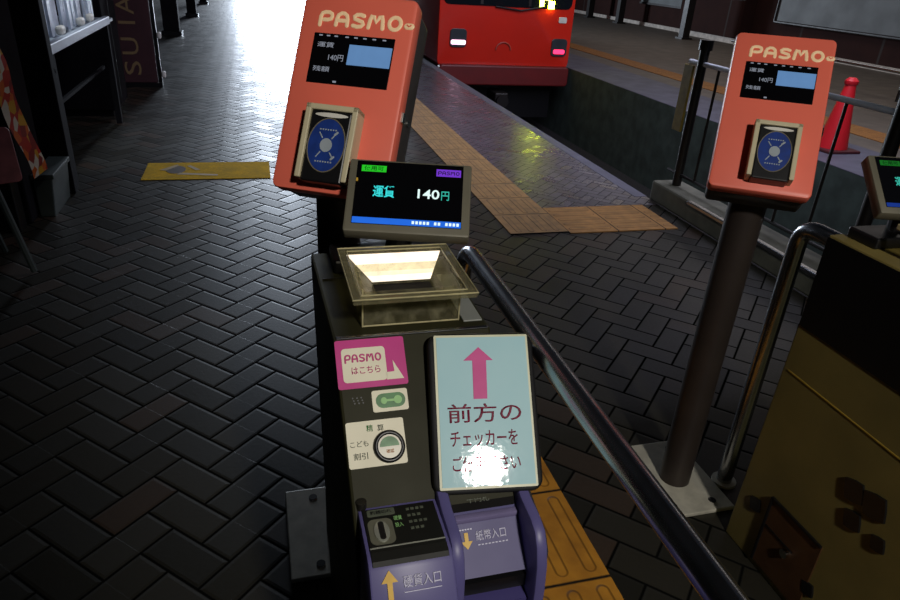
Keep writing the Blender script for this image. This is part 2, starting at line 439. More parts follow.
# ------------------------------------------------------------------ card readers on posts
PAS = {  # rounded capital strokes in a 1 x 1 cell
 'P': [[(0, -.08), (0, .62), (.08, .86), (.3, .95), (.56, .95), (.76, .84), (.8, .64), (.74, .44), (.5, .36), (.24, .36)]],
 'A': [[(0, 0), (.02, .5), (.1, .8), (.3, .95), (.5, .95), (.7, .8), (.78, .5), (.8, 0)], [(.1, .38), (.7, .38)]],
 'S': [[(.74, .86), (.5, .95), (.22, .93), (.06, .78), (.12, .6), (.4, .5), (.68, .4), (.76, .22), (.62, .05), (.34, 0), (.04, .07)]],
 'M': [[(0, 0), (.06, .6), (.14, .95), (.3, .9), (.5, .45), (.7, .9), (.86, .95), (.94, .6), (1, 0)]],
 'O': [[(.4+.4*math.cos(a*PI/9), .48+.48*math.sin(a*PI/9)) for a in range(18)]],
}
PAS['O'][0].append(PAS['O'][0][0])
def word(x0, z0, w, h, r):
    adv = {'P': .98, 'A': 1.0, 'S': .98, 'M': 1.22, 'O': .8}
    tot = sum(adv[c] for c in 'PASMO'); k = w/tot; x = 0; L = []
    for ch in 'PASMO':
        for s in PAS[ch]: L.append([(x0+(x+px*.86)*k, z0+pz*h) for px, pz in s])
        x += adv[ch]
    return L

GR = 'card readers on posts'
def reader(px, py, face, yaw, tilt, h, label, padx, padz, plate, fare):
    w = .205; top = face[2]
    t = thing('card_reader_post', label, 'card reader', (px, py, 0), GR)
    M0 = T(px, py, 0)
    b = BM(); box(b, plate[0], plate[1], -.14, .155, 0, .012, bev=.003)
    pl = obj('base_plate', b, PLATE, t, M0)
    for sx in (-.066, .055):
        for sy in (-.105, .12):
            obj('anchor_hole', cyl(BM(), (sx, sy, .0118), .0105, .0014), BLACK, pl, M0)
    F = frame(face, yaw, tilt)
    topz = face[2]-.02
    obj('pole', cyl(BM(), (0, 0, .012), .0425, topz-.012, n=32), POLE, t, M0, smooth=True)
    # orange front shell
    b = BM(); prism(b, rrect(-w/2, w/2, -h/2, h/2, .012), 0, .034, 'y', bev=.005)
    sh = obj('front_shell', b, ORANGE, t, F, smooth=True)
    obj('logo_lettering', strokes(BM(), word(-.0665, h/2-.0555, .148, .0225, .0034), .0036, T(0, -.0006, 0)), CREAMINK, sh, F)
    b = BM(); strokes(b, [[(.0895, h/2-.0475), (.0975, h/2-.0475)]], .0056, T(0, -.0006, 0))
    lg = obj('logo_card_mark', b, CREAMINK, sh, F)
    strokes_b = strokes(BM(), [[(.090, h/2-.046), (.0935, h/2-.0485), (.097, h/2-.046)]], .0012, T(0, -.0028, 0)); obj('logo_card_smile', strokes_b, ORANGE, sh, F)
    # dark rear casing with lock
    b = BM(); prism(b, rrect(-w/2+.004, w/2-.004, -h/2+.004, h/2-.004, .010), .034, .098, 'y', bev=.006)
    rc = obj('rear_casing', b, DKGREY, t, F, smooth=True)
    for zz in (-.02,):
        obj('lock', cyl(BM(), (w/2-.005, .062, zz), .006, .005, 'x', 16), CHROME, rc, F)
    obj('latch', box(BM(), w/2-.001, w/2+.004, .012, .026, -.034, -.016, bev=.001), CHROME, sh, F)
    # display window
    zc = h/2-.116
    b = BM(); box(b, -.0725, .0735, -.0015, .004, zc-.043, zc+.045, bev=.001)
    s = obj('screen', b, SCREENB, t, F)
    b = BM(); box(b, -.005, .0715, -.0024, -.0012, zc-.007, zc+.028); obj('lcd_window', b, LCD, s, F)
    text('fare_caption', '運賃', LCDTXT, s, F, -.048, zc+.0245, .030, .009, .0022)
    text('fare_amount', fare, LCDTXT, s, F, -.026, zc+.003, .027, .011, .0022)
    text('balance_caption', '残額', LCDTXT, s, F, -.049, zc-.018, .030, .009, .0022)
    b = BM()
    for xx in (-.06, -.046, -.032, -.012, .004, .02, .037, .055): box(b, xx-.003, xx+.003, -.0022, -.0012, zc+.0395, zc+.0415)
    obj('indicator_marks', b, LCDTXT, s, F)
    obj('status_mark', box(BM(), -.024, -.018, -.0022, -.0012, zc-.040, zc-.037), LCDTXT, s, F)
    # card pad in its cream holder
    pc = padx; zc = -h/2+padz; d = .034
    b = BM()
    box(b, pc-.046, pc-.036, -d, .001, zc-.062, zc+.064, bev=.002); box(b, pc+.036, pc+.046, -d, .001, zc-.062, zc+.064, bev=.002)
    box(b, pc-.046, pc+.046, -d, .001, zc+.054, zc+.064, bev=.002)
    cp = obj('pad_holder', b, CREAM, t, F)
    b = BM(); box(b, pc-.0358, pc+.0358, -d+.003, .001, zc-.066, zc+.0538, bev=.003)
    pd = obj('card_pad', b, BLACK, t, F)
    y0 = -d+.003
    obj('pad_face', prism(BM(), ell(pc, zc-.004, .0315, .044), y0-.0008, y0+.0005, 'y'), BLUEPAD, pd, F)
    ring = ell(pc, zc-.004, .0325, .045, 48)
    b = BM(); tube(b, [(x, y0-.0008, z) for x, z in ring], .0011, 6, closed=True); obj('pad_outline', b, BRONZE, pd, F)
    obj('pad_centre', prism(BM(), ell(pc, zc-.004, .0105, .0115), y0-.0016, y0, 'y'), PADGREY, pd, F)
    for a, r0, r1 in ((52, .015, .026), (128, .015, .026), (232, .015, .026), (308, .015, .026)):
        b = BM(); ca, sa = math.cos(math.radians(a)), math.sin(math.radians(a))
        strokes(b, [[(pc+ca*r0*.9, zc-.004+sa*r0), (pc+ca*r1*.9, zc-.004+sa*r1)]], .0011)
        if a in (52, 308): strokes(b, [[(pc+ca*r1*.9-.002, zc-.004+sa*r1-.002), (pc+ca*r1*.9+.002, zc-.004+sa*r1+.002)]], .002)
        for v in b.verts: v.co.y += y0-.0012
        obj('pad_arm', b, PADGREY, pd, F)
    for z in (zc+.022, zc-.032):
        b = BM()
        for k in range(7): box(b, pc-.015+k*.0045, pc-.0125+k*.0045, y0-.0014, y0-.0005, z-.0012, z+.0012)
        obj('pad_caption', b, PADGREY, pd, F)
    obj('pad_lamp', prism(BM(), ell(pc+.001, zc+.0465, .029, .0038, 24), y0-.0012, y0+.0005, 'y'), PAPER, pd, F)
    return t

reader(1.09, 1.268, (1.066, 1.238, 1.055), -.596, .66, .370,
       'salmon-orange card reader on a slanting dark post beside the brown right-hand machine', .012, .083, (-.105, .105), '140円')
reader(.14, 1.27, (.143, 1.183, 1.090), -.508, .51, .346,
       'salmon-orange card reader rising behind the lit fare display of the near machine', -.002, .078, (-.137, .10), '140円')

# ------------------------------------------------------------------ the near ticket machine
MX0, MX1 = .076, .296
t = thing('ticket_machine', 'near olive-grey ticket machine with purple slots, cyan sign and clear fare tray', 'ticket machine', (.186, .80, 0), 'ticket machines')
I = Matrix()
b = BM(); prism(b, [(1.073, 0), (1.073, .845), (.78, .845), (.628, .693), (.60, .66), (.60, 0)], MX0, MX1, 'x', bev=.004)
for v in b.verts:
    if v.co.x < .15: v.co.x += .020*(1-v.co.z/.845)-(.006 if v.co.y > 1.0 else 0)
body = obj('body', b, BODY, t, I)
obj('top_seam', box(BM(), MX0+.004, MX1-.004, .9695, .9715, .845, .8457), BLACK, body, I)
obj('front_trim', box(BM(), MX0+.004, MX1-.004, .778, .784, .8445, .8468, bev=.0008), STEEL, body, I)
obj('inner_ledge', box(BM(), .262, MX1-.006, .80, .96, .845, .8475, bev=.001), mat('pale_ledge', (168, 172, 165), .35, .3), body, I)
P = frame((.186, .78, .845), 0, PI/4)     # slanted front panel
e = -.0006
def card(name, x0, x1, z0, z1, m, th=.0012, r=.003):
    return obj(name, prism(BM(), rrect(x0, x1, z0, z1, r), -th, .0, 'y'), m, t, P)
st = card('pink_sticker', -.109, -.0165, -.0685, -.0028, MAGENTA)
b = BM()
prism(b, rrect(-.1015, -.0435, -.0605, -.0145, .005), -.0018, -.001, 'y')
prism(b, [(-.0445, -.0605), (-.0445, -.0505), (-.0400, -.0505), (-.0335, -.0500), (-.0345, -.0345), (-.0215, -.0605)], -.0018, -.001, 'y')
obj('white_field', b, STICKW, st, P)
obj('wordmark', strokes(BM(), word(-.097, -.033, .048, .0095, .001), .0012, T(0, -.0021, 0)), PINKINK, st, P)
text('caption', 'はこちら', PINKINK, st, P, -.071, -.0450, .038, .0095, .0024, .02)
pp = card('pill_sticker', -.0672, -.0200, -.1022, -.0738, STICKW)
obj('green_pill', prism(BM(), rrect(-.0625, -.0235, -.0975, -.0785, .0092), -.0018, -.001, 'y'), GREEN, pp, P)
b = BM(); prism(b, ell(-.0335, -.088, .0055, .0055, 20), -.0022, -.0015, 'y'); prism(b, ell(-.052, -.088, .0040, .0045, 20), -.0022, -.0015, 'y')
box(b, -.048, -.039, -.0022, -.0015, -.0895, -.0865); obj('pill_marks', b, PALEGREEN, pp, P)
b = BM()
for k in range(9): cyl(b, (-.092+(k % 3)*.0055+(k//3)*.001, -.0012, -.081-(k//3)*.0035), .0011, .0014, 'y', 8)
obj('speaker_holes', b, BLACK, t, P)
bp = card('button_plate', -.1048, -.0300, -.1702, -.1118, STICKW, .0016)
text('plate_heading', '精', GREEN, bp, P, -.0745, -.1215, .0085, .0085, .0024, .02)
text('plate_heading', '算', INKGREY, bp, P, -.0605, -.1222, .0085, .0085, .0024, .01)
text('plate_caption', 'こども', INKGREY, bp, P, -.0895, -.1400, .023, .0075, .0024, .01)
text('plate_caption', '割引', INKGREY, bp, P, -.0890, -.1555, .018, .0085, .0024, .02)
bt = obj('push_button', cyl(BM(), (-.0520, -.007, -.1474), .0150, .0055, 'y', 32), mat('button_cap', (214, 208, 186), .3), bp, P, label='round pale push button with a green top half')
b = BM(); tube(b, [(x, -.005, z) for x, z in ell(-.052, -.1474, .0172, .0178, 40)], .0032, 10, closed=True); obj('button_ring', b, BLACK, bp, P, smooth=True)
b = BM(); prism(b, [(-.052+.0125*math.cos(a), -.1474+.0125*math.sin(a)) for a in [PI*k/14 for k in range(15)]], -.0078, -.0068, 'y')
obj('button_symbol', b, GREEN, bp, P)
text('button_caption', '確認', mat('orange_ink', (190, 120, 60), .5), bp, P, -.052, -.1535, .010, .005, .0076, .02)

# sign box
S = frame((.262, .68, .779), -.123, .731)
b = BM(); prism(b, rrect(-.0725, .0715, -.1055, .1035, .016), .001, .042, 'y', bev=.004)
sb = obj('sign_box', b, BLACK, t, S, smooth=True)
b = BM(); prism(b, rrect(-.0645, .0635, -.0995, .1, .002), -.0012, .0015, 'y'); obj('sign_border', b, mat('cream_edge', (205, 205, 170), .4), sb, S)
b = BM(); box(b, -.0612, .0606, -.0018, .0008, -.0965, .0970); obj('sign_face', b, SIGNFACE, sb, S)
b = BM(); prism(b, [(-.0048, .0832), (-.0262, .0652), (-.0140, .0652), (-.0150, .0142), (.0035, .0142), (.0048, .0652), (.0140, .0652)], -.0024, -.0015, 'y')
obj('sign_arrow', b, MAGENTA, sb, S)
text('sign_line', '前方の', MAROONINK, sb, S, -.0012, -.0040, .098, .0245, .0024, .018)
text('sign_line', 'チェッカーを', MAROONINK, sb, S, -.0038, -.0367, .089, .0205, .0024, .02)
text('sign_line', 'ご使用下さい', MAROONINK, sb, S, -.0024, -.0680, .089, .0200, .0024, .018)

# fare display
D = frame((.221, 1.002, .965), -.271, .866)
b = BM(); prism(b, rrect(-.0985, .0985, -.0665, .0665, .004), 0, .026, 'y', bev=.003)
dp = obj('fare_display', b, BEZEL, t, D, smooth=True)
obj('screen_glass', box(BM(), -.0858, .0852, -.0012, .0005, -.0528, .0622), SCREENB, dp, D)
obj('green_label', box(BM(), -.0785, -.0388, -.0019, -.001, .0425, .0540), SCR_GREEN, dp, D)
text('green_label_text', '使用可', SCR_DARK, dp, D, -.0587, .0483, .031, .0085, .0024, .015)
obj('violet_label', box(BM(), .0417, .0812, -.0019, -.001, .0408, .0538), SCR_PURPLE, dp, D)
obj('violet_wordmark', strokes(BM(), word(.0450, .0440, .034, .0062, .001), .0007, T(0, -.0022, 0)), mat('screen_ink_violet', (30, 10, 60), .5), dp, D)
text('fare_word', '運賃', SCR_CYAN, dp, D, -.0397, .0065, .0345, .0215, .0018, .03)
text('fare_digits', '140', SCR_WHITE, dp, D, .0312, .0060, .0345, .0170, .0018, .03)
text('fare_unit', '円', SCR_TEAL, dp, D, .0577, .0045, .0125, .0165, .0018, .02)
obj('blue_bar', box(BM(), -.0850, .0845, -.0019, -.001, -.0522, -.0418), SCR_BLUE, dp, D)
b = BM()
for k in range(13):
    if k not in (5, 8): box(b, .008+k*.0058, .0118+k*.0058, -.0024, -.0015, -.0495, -.0445)
obj('bar_marks', b, SCR_WHITE, dp, D)
obj('status_lamp', box(BM(), -.0855, -.0825, -.002, -.001, .023, .029), YELLOWINK, dp, D)
b = BM(); box(b, .10, .285, .985, 1.06, .845, .868, bev=.004); tube(b, [(.21, 1.03, .86), (.222, 1.028, .945)], .022, 16)
sd = obj('display_stand', b, BLACK, t, I)
b = BM(); box(b, .132, .147, .9835, .986, .848, .866); box(b, .147, .156, .9835, .986, .861, .866)
obj('paper_tag', b, PAPER, sd, I)
obj('paper_tag', box(BM(), .225, .25, .9835, .986, .857, .866), PAPER, sd, I)

# clear fare tray: rim, four slanted walls, floor box
rx0, rx1, ry0, ry1, rz = .100, .266, .758, .930, .912
bx0, bx1, by0, by1, bz = .119, .256, .806, .900, .846
ix0, ix1, iy0, iy1, iz = .146, .234, .842, .892, .872
def slab(b, q, th):
    q = [Vector(p) for p in q]; n = (q[1]-q[0]).cross(q[2]-q[0]).normalized()*th
    A = [b.verts.new(p) for p in q]; B = [b.verts.new(p+n) for p in q]
    fs = [b.faces.new(A), b.faces.new(B[::-1])]
    for i in range(4): fs.append(b.faces.new((A[i], B[i], B[(i+1) % 4], A[(i+1) % 4])))
    bmesh.ops.recalc_face_normals(b, faces=fs); return b
b = BM()
g = .012
slab(b, [(rx0+g, ry0+g, rz-.006), (rx1-g, ry0+g, rz-.006), (ix1, iy0, iz), (ix0, iy0, iz)], -.003)
slab(b, [(rx0+g, ry1-g, rz-.006), (rx0+g, ry0+g, rz-.006), (ix0, iy0, iz), (ix0, iy1, iz)], -.003)
slab(b, [(rx1-g, ry0+g, rz-.006), (rx1-g, ry1-g, rz-.006), (ix1, iy1, iz), (ix1, iy0, iz)], -.003)
for x0, x1, y0, y1 in ((bx0, bx1, by0, by0+.004), (bx0, bx1, by1-.004, by1), (bx0, bx0+.004, by0+.004, by1-.004), (bx1-.004, bx1, by0+.004, by1-.004)):
    box(b, x0, x1, y0, y1, bz, rz-.014)
tr = obj('fare_tray', b, ACRYL, t, I)
b = BM()
for x0, x1, y0, y1 in ((rx0, rx1, ry0, ry0+.011), (rx0, rx1, ry1-.011, ry1), (rx0, rx0+.011, ry0+.011, ry1-.011), (rx1-.011, rx1, ry0+.011, ry1-.011)):
    box(b, x0, x1, y0, y1, rz-.008, rz, bev=.002)
obj('tray_rim', b, RIMACRYL, tr, I)
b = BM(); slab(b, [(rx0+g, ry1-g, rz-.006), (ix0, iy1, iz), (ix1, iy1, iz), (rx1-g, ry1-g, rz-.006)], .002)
obj('tray_back', b, TRAYBACK, tr, I, label='bright cream glowing back slope of the tray')
b = BM()
for q in ([(rx0, ry0, rz), (rx1, ry0, rz), (rx1, ry1, rz), (rx0, ry1, rz)],):
    tube(b, q, .0011, 6, closed=True)
obj('tray_edge_glow', b, TRAYEDGE, tr, I)
b = BM(); tube(b, [(rx0+g, ry0+g, rz), (rx1-g, ry0+g, rz), (rx1-g, ry1-g, rz), (rx0+g, ry1-g, rz)], .0010, 6, closed=True); obj('tray_edge_glow', b, TRAYEDGE, tr, I)
for x in (bx0, bx1): obj('tray_edge_glow', tube(BM(), [(x, by0, bz), (x, by0, rz-.009)], .0012, 6), TRAYEDGE, tr, I)
obj('tray_edge_glow', tube(BM(), [(bx0, by0, bz+.001), (bx1, by0, bz+.001)], .0012, 6), TRAYEDGE, tr, I)
obj('tray_slot', box(BM(), ix0+.001, ix1-.001, iy0+.001, iy1-.001, iz-.010, iz-.003, bev=.001), MATTEBLK, tr, I)

# coin unit (left) and note unit (right)
prof = [(.66, .45), (.66, .690), (.628, .690), (.552, .690), (.541, .6875), (.533, .681), (.500, .640), (.490, .620), (.486, .59), (.486, .45)]
b = BM(); prism(b, prof, .086, .186, 'x', bev=.003); cu = obj('coin_unit', b, PURPLE, t, I, smooth=True)
b = BM(); prism(b, [(.620, .689), (.620, .6925), (.552, .6925), (.541, .6895), (.5365, .6855), (.538, .684), (.552, .688)], .091, .181, 'x', bev=.0006)
cp = obj('coin_plate', b, mat('black_coin_plate', (26, 26, 23), .55, .0, .2, 20, spec=.25), t, I)
TOP = Matrix(((1, 0, 0, 0), (0, 0, 1, 0), (0, -1, 0, .692), (0, 0, 0, 1)))     # face frame lying flat: x right, z -> +y
b = BM(); prism(b, rrect(.094, .124, .562, .602, .008), -.0012, .001, 'y'); pb = obj('coin_bezel', b, mat('dull_steel_bezel', (120, 120, 104), .4, .3), cp, TOP)
b = BM(); prism(b, ell(.109, .581, .0095, .0165, 32), -.0034, .0, 'y', bev=.0012); obj('coin_ring', b, CHROMEP, cp, TOP, smooth=True)
b = BM(); prism(b, rrect(.1055, .1125, .567, .595, .0033), -.0040, -.001, 'y'); obj('coin_slot', b, BLACK, cp, TOP)
obj('notice_frame', prism(BM(), rrect(.096, .130, .607, .618, .002), -.0012, .0, 'y'), INKGREY, cp, TOP)
text('coin_notice', '釣銭切れ', BLACK, cp, TOP, .113, .6125, .026, .006, .0020, .0)
for k in range(4):
    b = BM()
    for j in range(4 - k % 2): box(b, .144+j*.006, .148+j*.006, -.0018, -.0005, .610-k*.0105, .6130-k*.0105)
    obj('coin_caption', b, INKGREY, cp, TOP)
text('coin_label', '硬貨', PALEGREEN, cp, TOP, .1315, .599, .010, .007, .0020)
text('coin_label', '投入', PALEGREEN, cp, TOP, .1315, .588, .010, .007, .0020)
obj('fold_highlight', box(BM(), .091, .181, .5570, .5588, .6918, .6934, bev=.0006), CHROMEP, cp, I)  # bright strip added as the highlight along the plate's fold
kn = BM(); cyl(kn, (.0915, .628, .688), .0065, .012, 'z', 20); obj('lock_knob', kn, mat('dark_knob', (60, 58, 52), .25, .6), cu, I, smooth=True)
FR = frame((0, .517, .6625), 0, math.atan2(34, 41))
b = BM(); prism(b, [(.1085, .0125), (.099, -.001), (.1055, -.001), (.1055, -.020), (.1115, -.020), (.1115, -.001), (.118, -.001)], -.0012, .002, 'y', T(0, 0, .013))
obj('up_arrow', b, YELLOWINK, cu, FR)
text('slot_caption', '硬貨入口', SILVERINK, cu, FR, .146, .0105, .044, .0135, .0012, .02)
obj('caption_line', box(BM(), .124, .168, -.0012, 0, -.001, -.0002), SILVERINK, cu, FR)

fin = [(.66, .45), (.66, .712), (.645, .710), (.60, .696), (.566, .694), (.548, .688), (.536, .672), (.528, .648), (.524, .61), (.524, .45)]
b = BM(); prism(b, [(.66, .45), (.66, .70), (.645, .6985), (.607, .672), (.602, .668), (.553, .620), (.60, .614), (.60, .590), (.540, .584), (.53, .45)], .200, .292, 'x', bev=.0)
nu = obj('note_unit', b, PURPLEIN, t, I)
for x0, x1 in ((.186, .201), (.291, .306)):
    b = BM(); prism(b, fin, x0, x1, 'x', bev=.004); obj('side_fin', b, PURPLE, t, I, smooth=True)
b = BM(); prism(b, [(.66, .45), (.66, .70), (.60, .684), (.56, .674), (.544, .655), (.540, .45)], .3065, .313, 'x', bev=.003); ck = obj('outer_cheek', b, DKGREY, t, I, smooth=True)
for y, z in ((.60, .672), (.556, .655), (.552, .60)): obj('cheek_screw', cyl(BM(), (.313, y, z-.006), .004, .002, 'x', 12), CHROME, ck, I)
HF = frame((.246, .627, .6865), 0, math.atan2(38, 26.5))
b = BM(); prism(b, rrect(-.043, .043, -.020, .019, .002), -.001, .001, 'y'); hb = obj('note_header', b, MATTEBLK, nu, HF)
b = BM(); box(b, -.040, .036, -.0018, -.0008, .0050, .0085); obj('olive_line', b, OLIVEINK, nu, HF)
text('header_caption', '千円札', INKGREY, nu, HF, -.005, -.007, .03, .008, .002)
obj('note_lip', box(BM(), .2015, .2905, .599, .609, .665, .6735, bev=.002), mat('pale_violet_lip', (120, 112, 150), .35), nu, I, smooth=True)
NF = frame((.246, .5815, .648), 0, PI/4)
b = BM(); prism(b, [(-.028, -.006), (-.0355, .0035), (-.0305, .0035), (-.0305, .014), (-.0255, .014), (-.0255, .0035), (-.0205, .0035)], -.0014, .001, 'y'); obj('down_arrow', b, YELLOWINK, nu, NF)
text('note_caption', '紙幣入口', SILVERINK, nu, NF, .0045, .0085, .040, .0125, .0012, .02)
b = BM()
for k in range(9): box(b, -.014+k*.0046, -.011+k*.0046, -.0012, 0, -.0030, -.0018)
obj('small_print', b, SILVERINK, nu, NF)
b = BM()
for k in range(5): box(b, -.036+k*.0035, -.0335+k*.0035, -.0012, 0, .0172, .0187)
obj('small_print', b, SILVERINK, nu, NF)
obj('note_slot', box(BM(), .2015, .2905, .552, .5995, .592, .612), BLACK, nu, I)

# hand rail beside the machine
t = thing('handrail', 'long polished steel handrail along the right side of the near machine', 'handrail', (.362, 1.13, 0), 'steel handrails')
M0 = T(.362, 1.13, 0)
obj('tube', tube(BM(), bend([(0, 0, 0), (0, 0, .823), (0, -1.9, .823)], .06), .0165, 20), STEEL, t, M0, smooth=True)
obj('flange', cyl(BM(), (0, 0, 0), .019, .006, n=28), PLATE, t, M0)

# ------------------------------------------------------------------ right-hand machine
t = thing('ticket_machine', 'brown steel ticket machine at the right edge with a black upper side panel', 'ticket machine', (1.23, .8, 0), 'ticket machines')
RX0, RX1 = 1.12, 1.34
b = BM(); prism(b, [(1.05, 0), (1.05, .845), (.76, .845), (.61, .695), (.57, .66), (.57, 0)], RX0, RX1, 'x', bev=.004)
for v in b.verts:
    if v.co.y > 1.0: v.co.y += .014-.018*v.co.z/.845
body = obj('body', b, BODYSIDE, t, I)
SF = Matrix(((0, 1, 0, RX0), (-1, 0, 0, 0), (0, 0, 1, 0), (0, 0, 0, 1)))   # left side as a face frame: x -> -y, facing -x
def side(name, pr, m, th=.003, par=t): return obj(name, prism(BM(), pr, -th, .0, 'y'), m, par, SF)
side('side_panel', [(-1.046, .634), (-.64, .634), (-.64, .72), (-.76, .841), (-1.046, .841)], BLACK, .002)
side('yellow_line', [(-1.035, .5205), (-.60, .5145), (-.60, .517), (-1.035, .5235)], YLINE, .0015)
h = side('hatch', rrect(-.955, -.80, .02, .215, .004), HATCH, .004)
b = BM(); box(b, -.957, -.80, -.008, -.003, .213, .219); box(b, -.959, -.953, -.008, -.003, .02, .217); obj('hatch_edge', b, BLACK, h, SF)
obj('hatch_seam', box(BM(), -.95, -.86, -.006, -.003, .135, .138), BLACK, h, SF)
obj('hatch_lock', cyl(BM(), (-.875, -.0125, .12), .011, .009, 'y', 18), CHROME, h, SF, smooth=True)
for x, z, s in ((-1.00, .155, .022), (-.795, .095, .020), (-.785, .39, .030), (-.735, .395, .034), (-.70, .33, .020), (-.765, .33, .026)):
    p = [(x+s*math.cos(a*PI/4+.3)*(1 if a % 2 else .75), z+s*math.sin(a*PI/4+.3)*(1 if a % 2 else .8)) for a in range(8)]
    side('plastic_boss', p, BLACK, .005)
D2 = frame((1.245, .985, .965), -.271, .866)
b = BM(); prism(b, rrect(-.0985, .0985, -.0665, .0665, .004), 0, .026, 'y', bev=.003)
dp = obj('fare_display', b, BEZEL, t, D2, smooth=True)
obj('screen_glass', box(BM(), -.0858, .0852, -.0012, .0005, -.0528, .0622), SCREENB, dp, D2)
obj('green_label', box(BM(), -.0785, -.0388, -.0019, -.001, .0425, .0540), emi('screen_green_dim', (30, 120, 40), .7), dp, D2)
text('green_label_text', '使用可', SCR_DARK, dp, D2, -.0587, .0483, .031, .0085, .0024, .015)
text('fare_word', '運賃', SCR_TEAL, dp, D2, -.0397, .0065, .0345, .0215, .0018, .03)
text('fare_digits', '140円', SCR_WHITE, dp, D2, .0372, .0060, .047, .0170, .0018, .03)
obj('blue_bar', box(BM(), -.0850, .0845, -.0019, -.001, -.0522, -.0438), emi('screen_blue_dim', (30, 60, 150), .8), dp, D2)
b = BM(); box(b, 1.15, 1.33, .96, 1.035, .845, .868, bev=.004); tube(b, [(1.24, 1.0, .86), (1.247, 1.012, .945)], .022, 16); obj('display_stand', b, BLACK, t, I)
b = BM()
for x0, x1, y0, y1 in ((1.146, 1.31, .758, .769), (1.146, 1.31, .919, .930), (1.146, 1.157, .769, .919), (1.299, 1.31, .769, .919)): box(b, x0, x1, y0, y1, .90, .912, bev=.002)
tr = obj('tray_rim', b, mat('yellowed_acrylic_rim', (190, 180, 140), .2, 0, .3, 60), t, I)
b = BM()
for x0, x1, y0, y1 in ((1.163, 1.30, .806, .81), (1.163, 1.30, .896, .90), (1.163, 1.167, .81, .896), (1.296, 1.30, .81, .896)): box(b, x0, x1, y0, y1, .845, .90)
obj('tray_wall', b, ACRYL, tr, I)
t = thing('handrail', 'dark bent steel handrail rising behind the brown right-hand machine', 'handrail', (1.235, 1.235, 0), 'steel handrails')
M0 = T(1.235, 1.235, 0)
obj('tube', tube(BM(), bend([(0, 0, 0), (0, 0, .792), (0, -.178, .792)], .055), .021, 20), STEEL, t, M0, smooth=True)
obj('flange', cyl(BM(), (0, 0, 0), .034, .008, n=28), PLATE, t, M0)

# ------------------------------------------------------------------ kerb and fence by the pit
t = thing('concrete_kerb', 'low worn concrete kerb at the end of the track pit behind the right card reader', 'kerb', (2.52, 2.4, 0))
b = BM(); box(b, 2.42, 2.62, .6, 3.72, 0, .13, bev=.015); kb = obj('concrete', b, KERB, t, I)
obj('top_channel', box(BM(), 2.405, 2.44, .9, 3.3, .108, .1295, bev=.004), STEEL, t, I)
t = thing('pit_fence', 'dark metal fence with a bright top rail standing on the concrete kerb', 'fence', (2.52, 3.0, .13))
for y, r, ztop in ((3.60, .028, .985), (2.20, .030, 1.0), (.9, .030, 1.0)):
    p = obj('post', cyl(BM(), (2.52, y, .13), r, ztop-.13, n=16), DARKMETAL, t, I, smooth=True)
    obj('post_cap', cyl(BM(), (2.52, y, ztop-.05), r+.012, .055, n=16), BLACK, p, I)
obj('top_rail', tube(BM(), [(2.52, 3.72, .858), (2.52, .9, .862)], .014, 12), RAILPALE, t, I, smooth=True)
obj('bottom_rail', tube(BM(), [(2.52, 3.72, .20), (2.52, .9, .20)], .010, 8), DARKMETAL, t, I, smooth=True)
for k in range(10):
    y = 3.43-k*.235
    if abs(y-2.2) > .06: obj('baluster', cyl(BM(), (2.52, y, .205), .008, .645, n=8), DARKMETAL, t, I, smooth=True)
obj('yellow_board', box(BM(), 2.50, 2.515, 3.655, 3.745, .45, .84, bev=.002), YELLOWB, t, I)

# ------------------------------------------------------------------ train, rails
t = thing('train', 'red train standing in the track pit with one white and one red lamp lit', 'train', (3.45, 9.6, -1.0))
TX0, TX1 = 2.455, 4.455
def front(x0, x1, z0, z1, y0, y1, r): return prism(BM(), rrect(x0, x1, z0, z1, r, 4), y0, y1, 'y', bev=.03)
bd = obj('body', front(TX0, TX1, -.02, 2.5, 9.6, 18.5, .10), RED, t, I, smooth=True)
b = BM(); prism(b, rrect(TX0+.06, TX1-.06, .80, 2.1, .08), 9.585, 9.64, 'y', bev=.006); ws = obj('windscreen', b, GLASS, t, I)
b = BM()
for x in (3.05, 3.75): box(b, x-.02, x+.02, 9.575, 9.6, .82, 2.08)
obj('window_post', b, DARKMETAL, ws, I)
b = BM(); tube(b, [(3.25, 9.57, .80), (3.62, 9.565, .76), (3.95, 9.57, .82)], .012, 8); obj('wiper', b, BLACK, ws, I)
b = BM(); box(b, 3.90, 3.96, 9.57, 9.59, .82, .93, bev=.008); box(b, 4.03, 4.12, 9.57, 9.59, .80, .90, bev=.008); box(b, 3.98, 4.05, 9.57, 9.59, .91, .99, bev=.008)
obj('yellow_sign_lamp', b, LAMPY, ws, I, label='yellow-green lamp glowing in the windscreen')
for xc, m, nm, zc, wd in ((2.745, LAMPW, 'white_lamp', .325, .075), (4.27, LAMPR, 'red_lamp', .24, .055)):
    b = BM(); prism(b, rrect(xc-.12, xc+.12, zc-.07, zc+.17, .05), 9.58, 9.62, 'y', bev=.004); lh = obj('lamp_housing', b, LAMPBLK, t, I)
    b = BM(); prism(b, rrect(xc-wd-.03, xc+wd+.03, zc-.035, zc+.025, .02), 9.568, 9.585, 'y'); obj(nm, b, m, lh, I)
b = BM(); prism(b, rrect(TX0+.02, TX1-.02, -.24, .03, .05), 9.50, 9.64, 'y', bev=.02); obj('skirt', b, REDDK, t, I)
b = BM(); tube(b, [(3.42+.11*math.cos(a*PI/12), 9.592, .235+.10*math.sin(a*PI/12)) for a in range(13)], .012, 8); obj('crest', b, mat('faded_crest', (176, 70, 56), .5), t, I)
b = BM(); prism(b, rrect(4.22, 4.34, .62, .70, .02), 9.588, 9.605, 'y'); obj('number_plate', b, PAPER, t, I)
b = BM(); box(b, TX0+.15, TX1-.15, 9.8, 18.2, -.75, -.1); obj('underframe', b, BLACK, t, I)
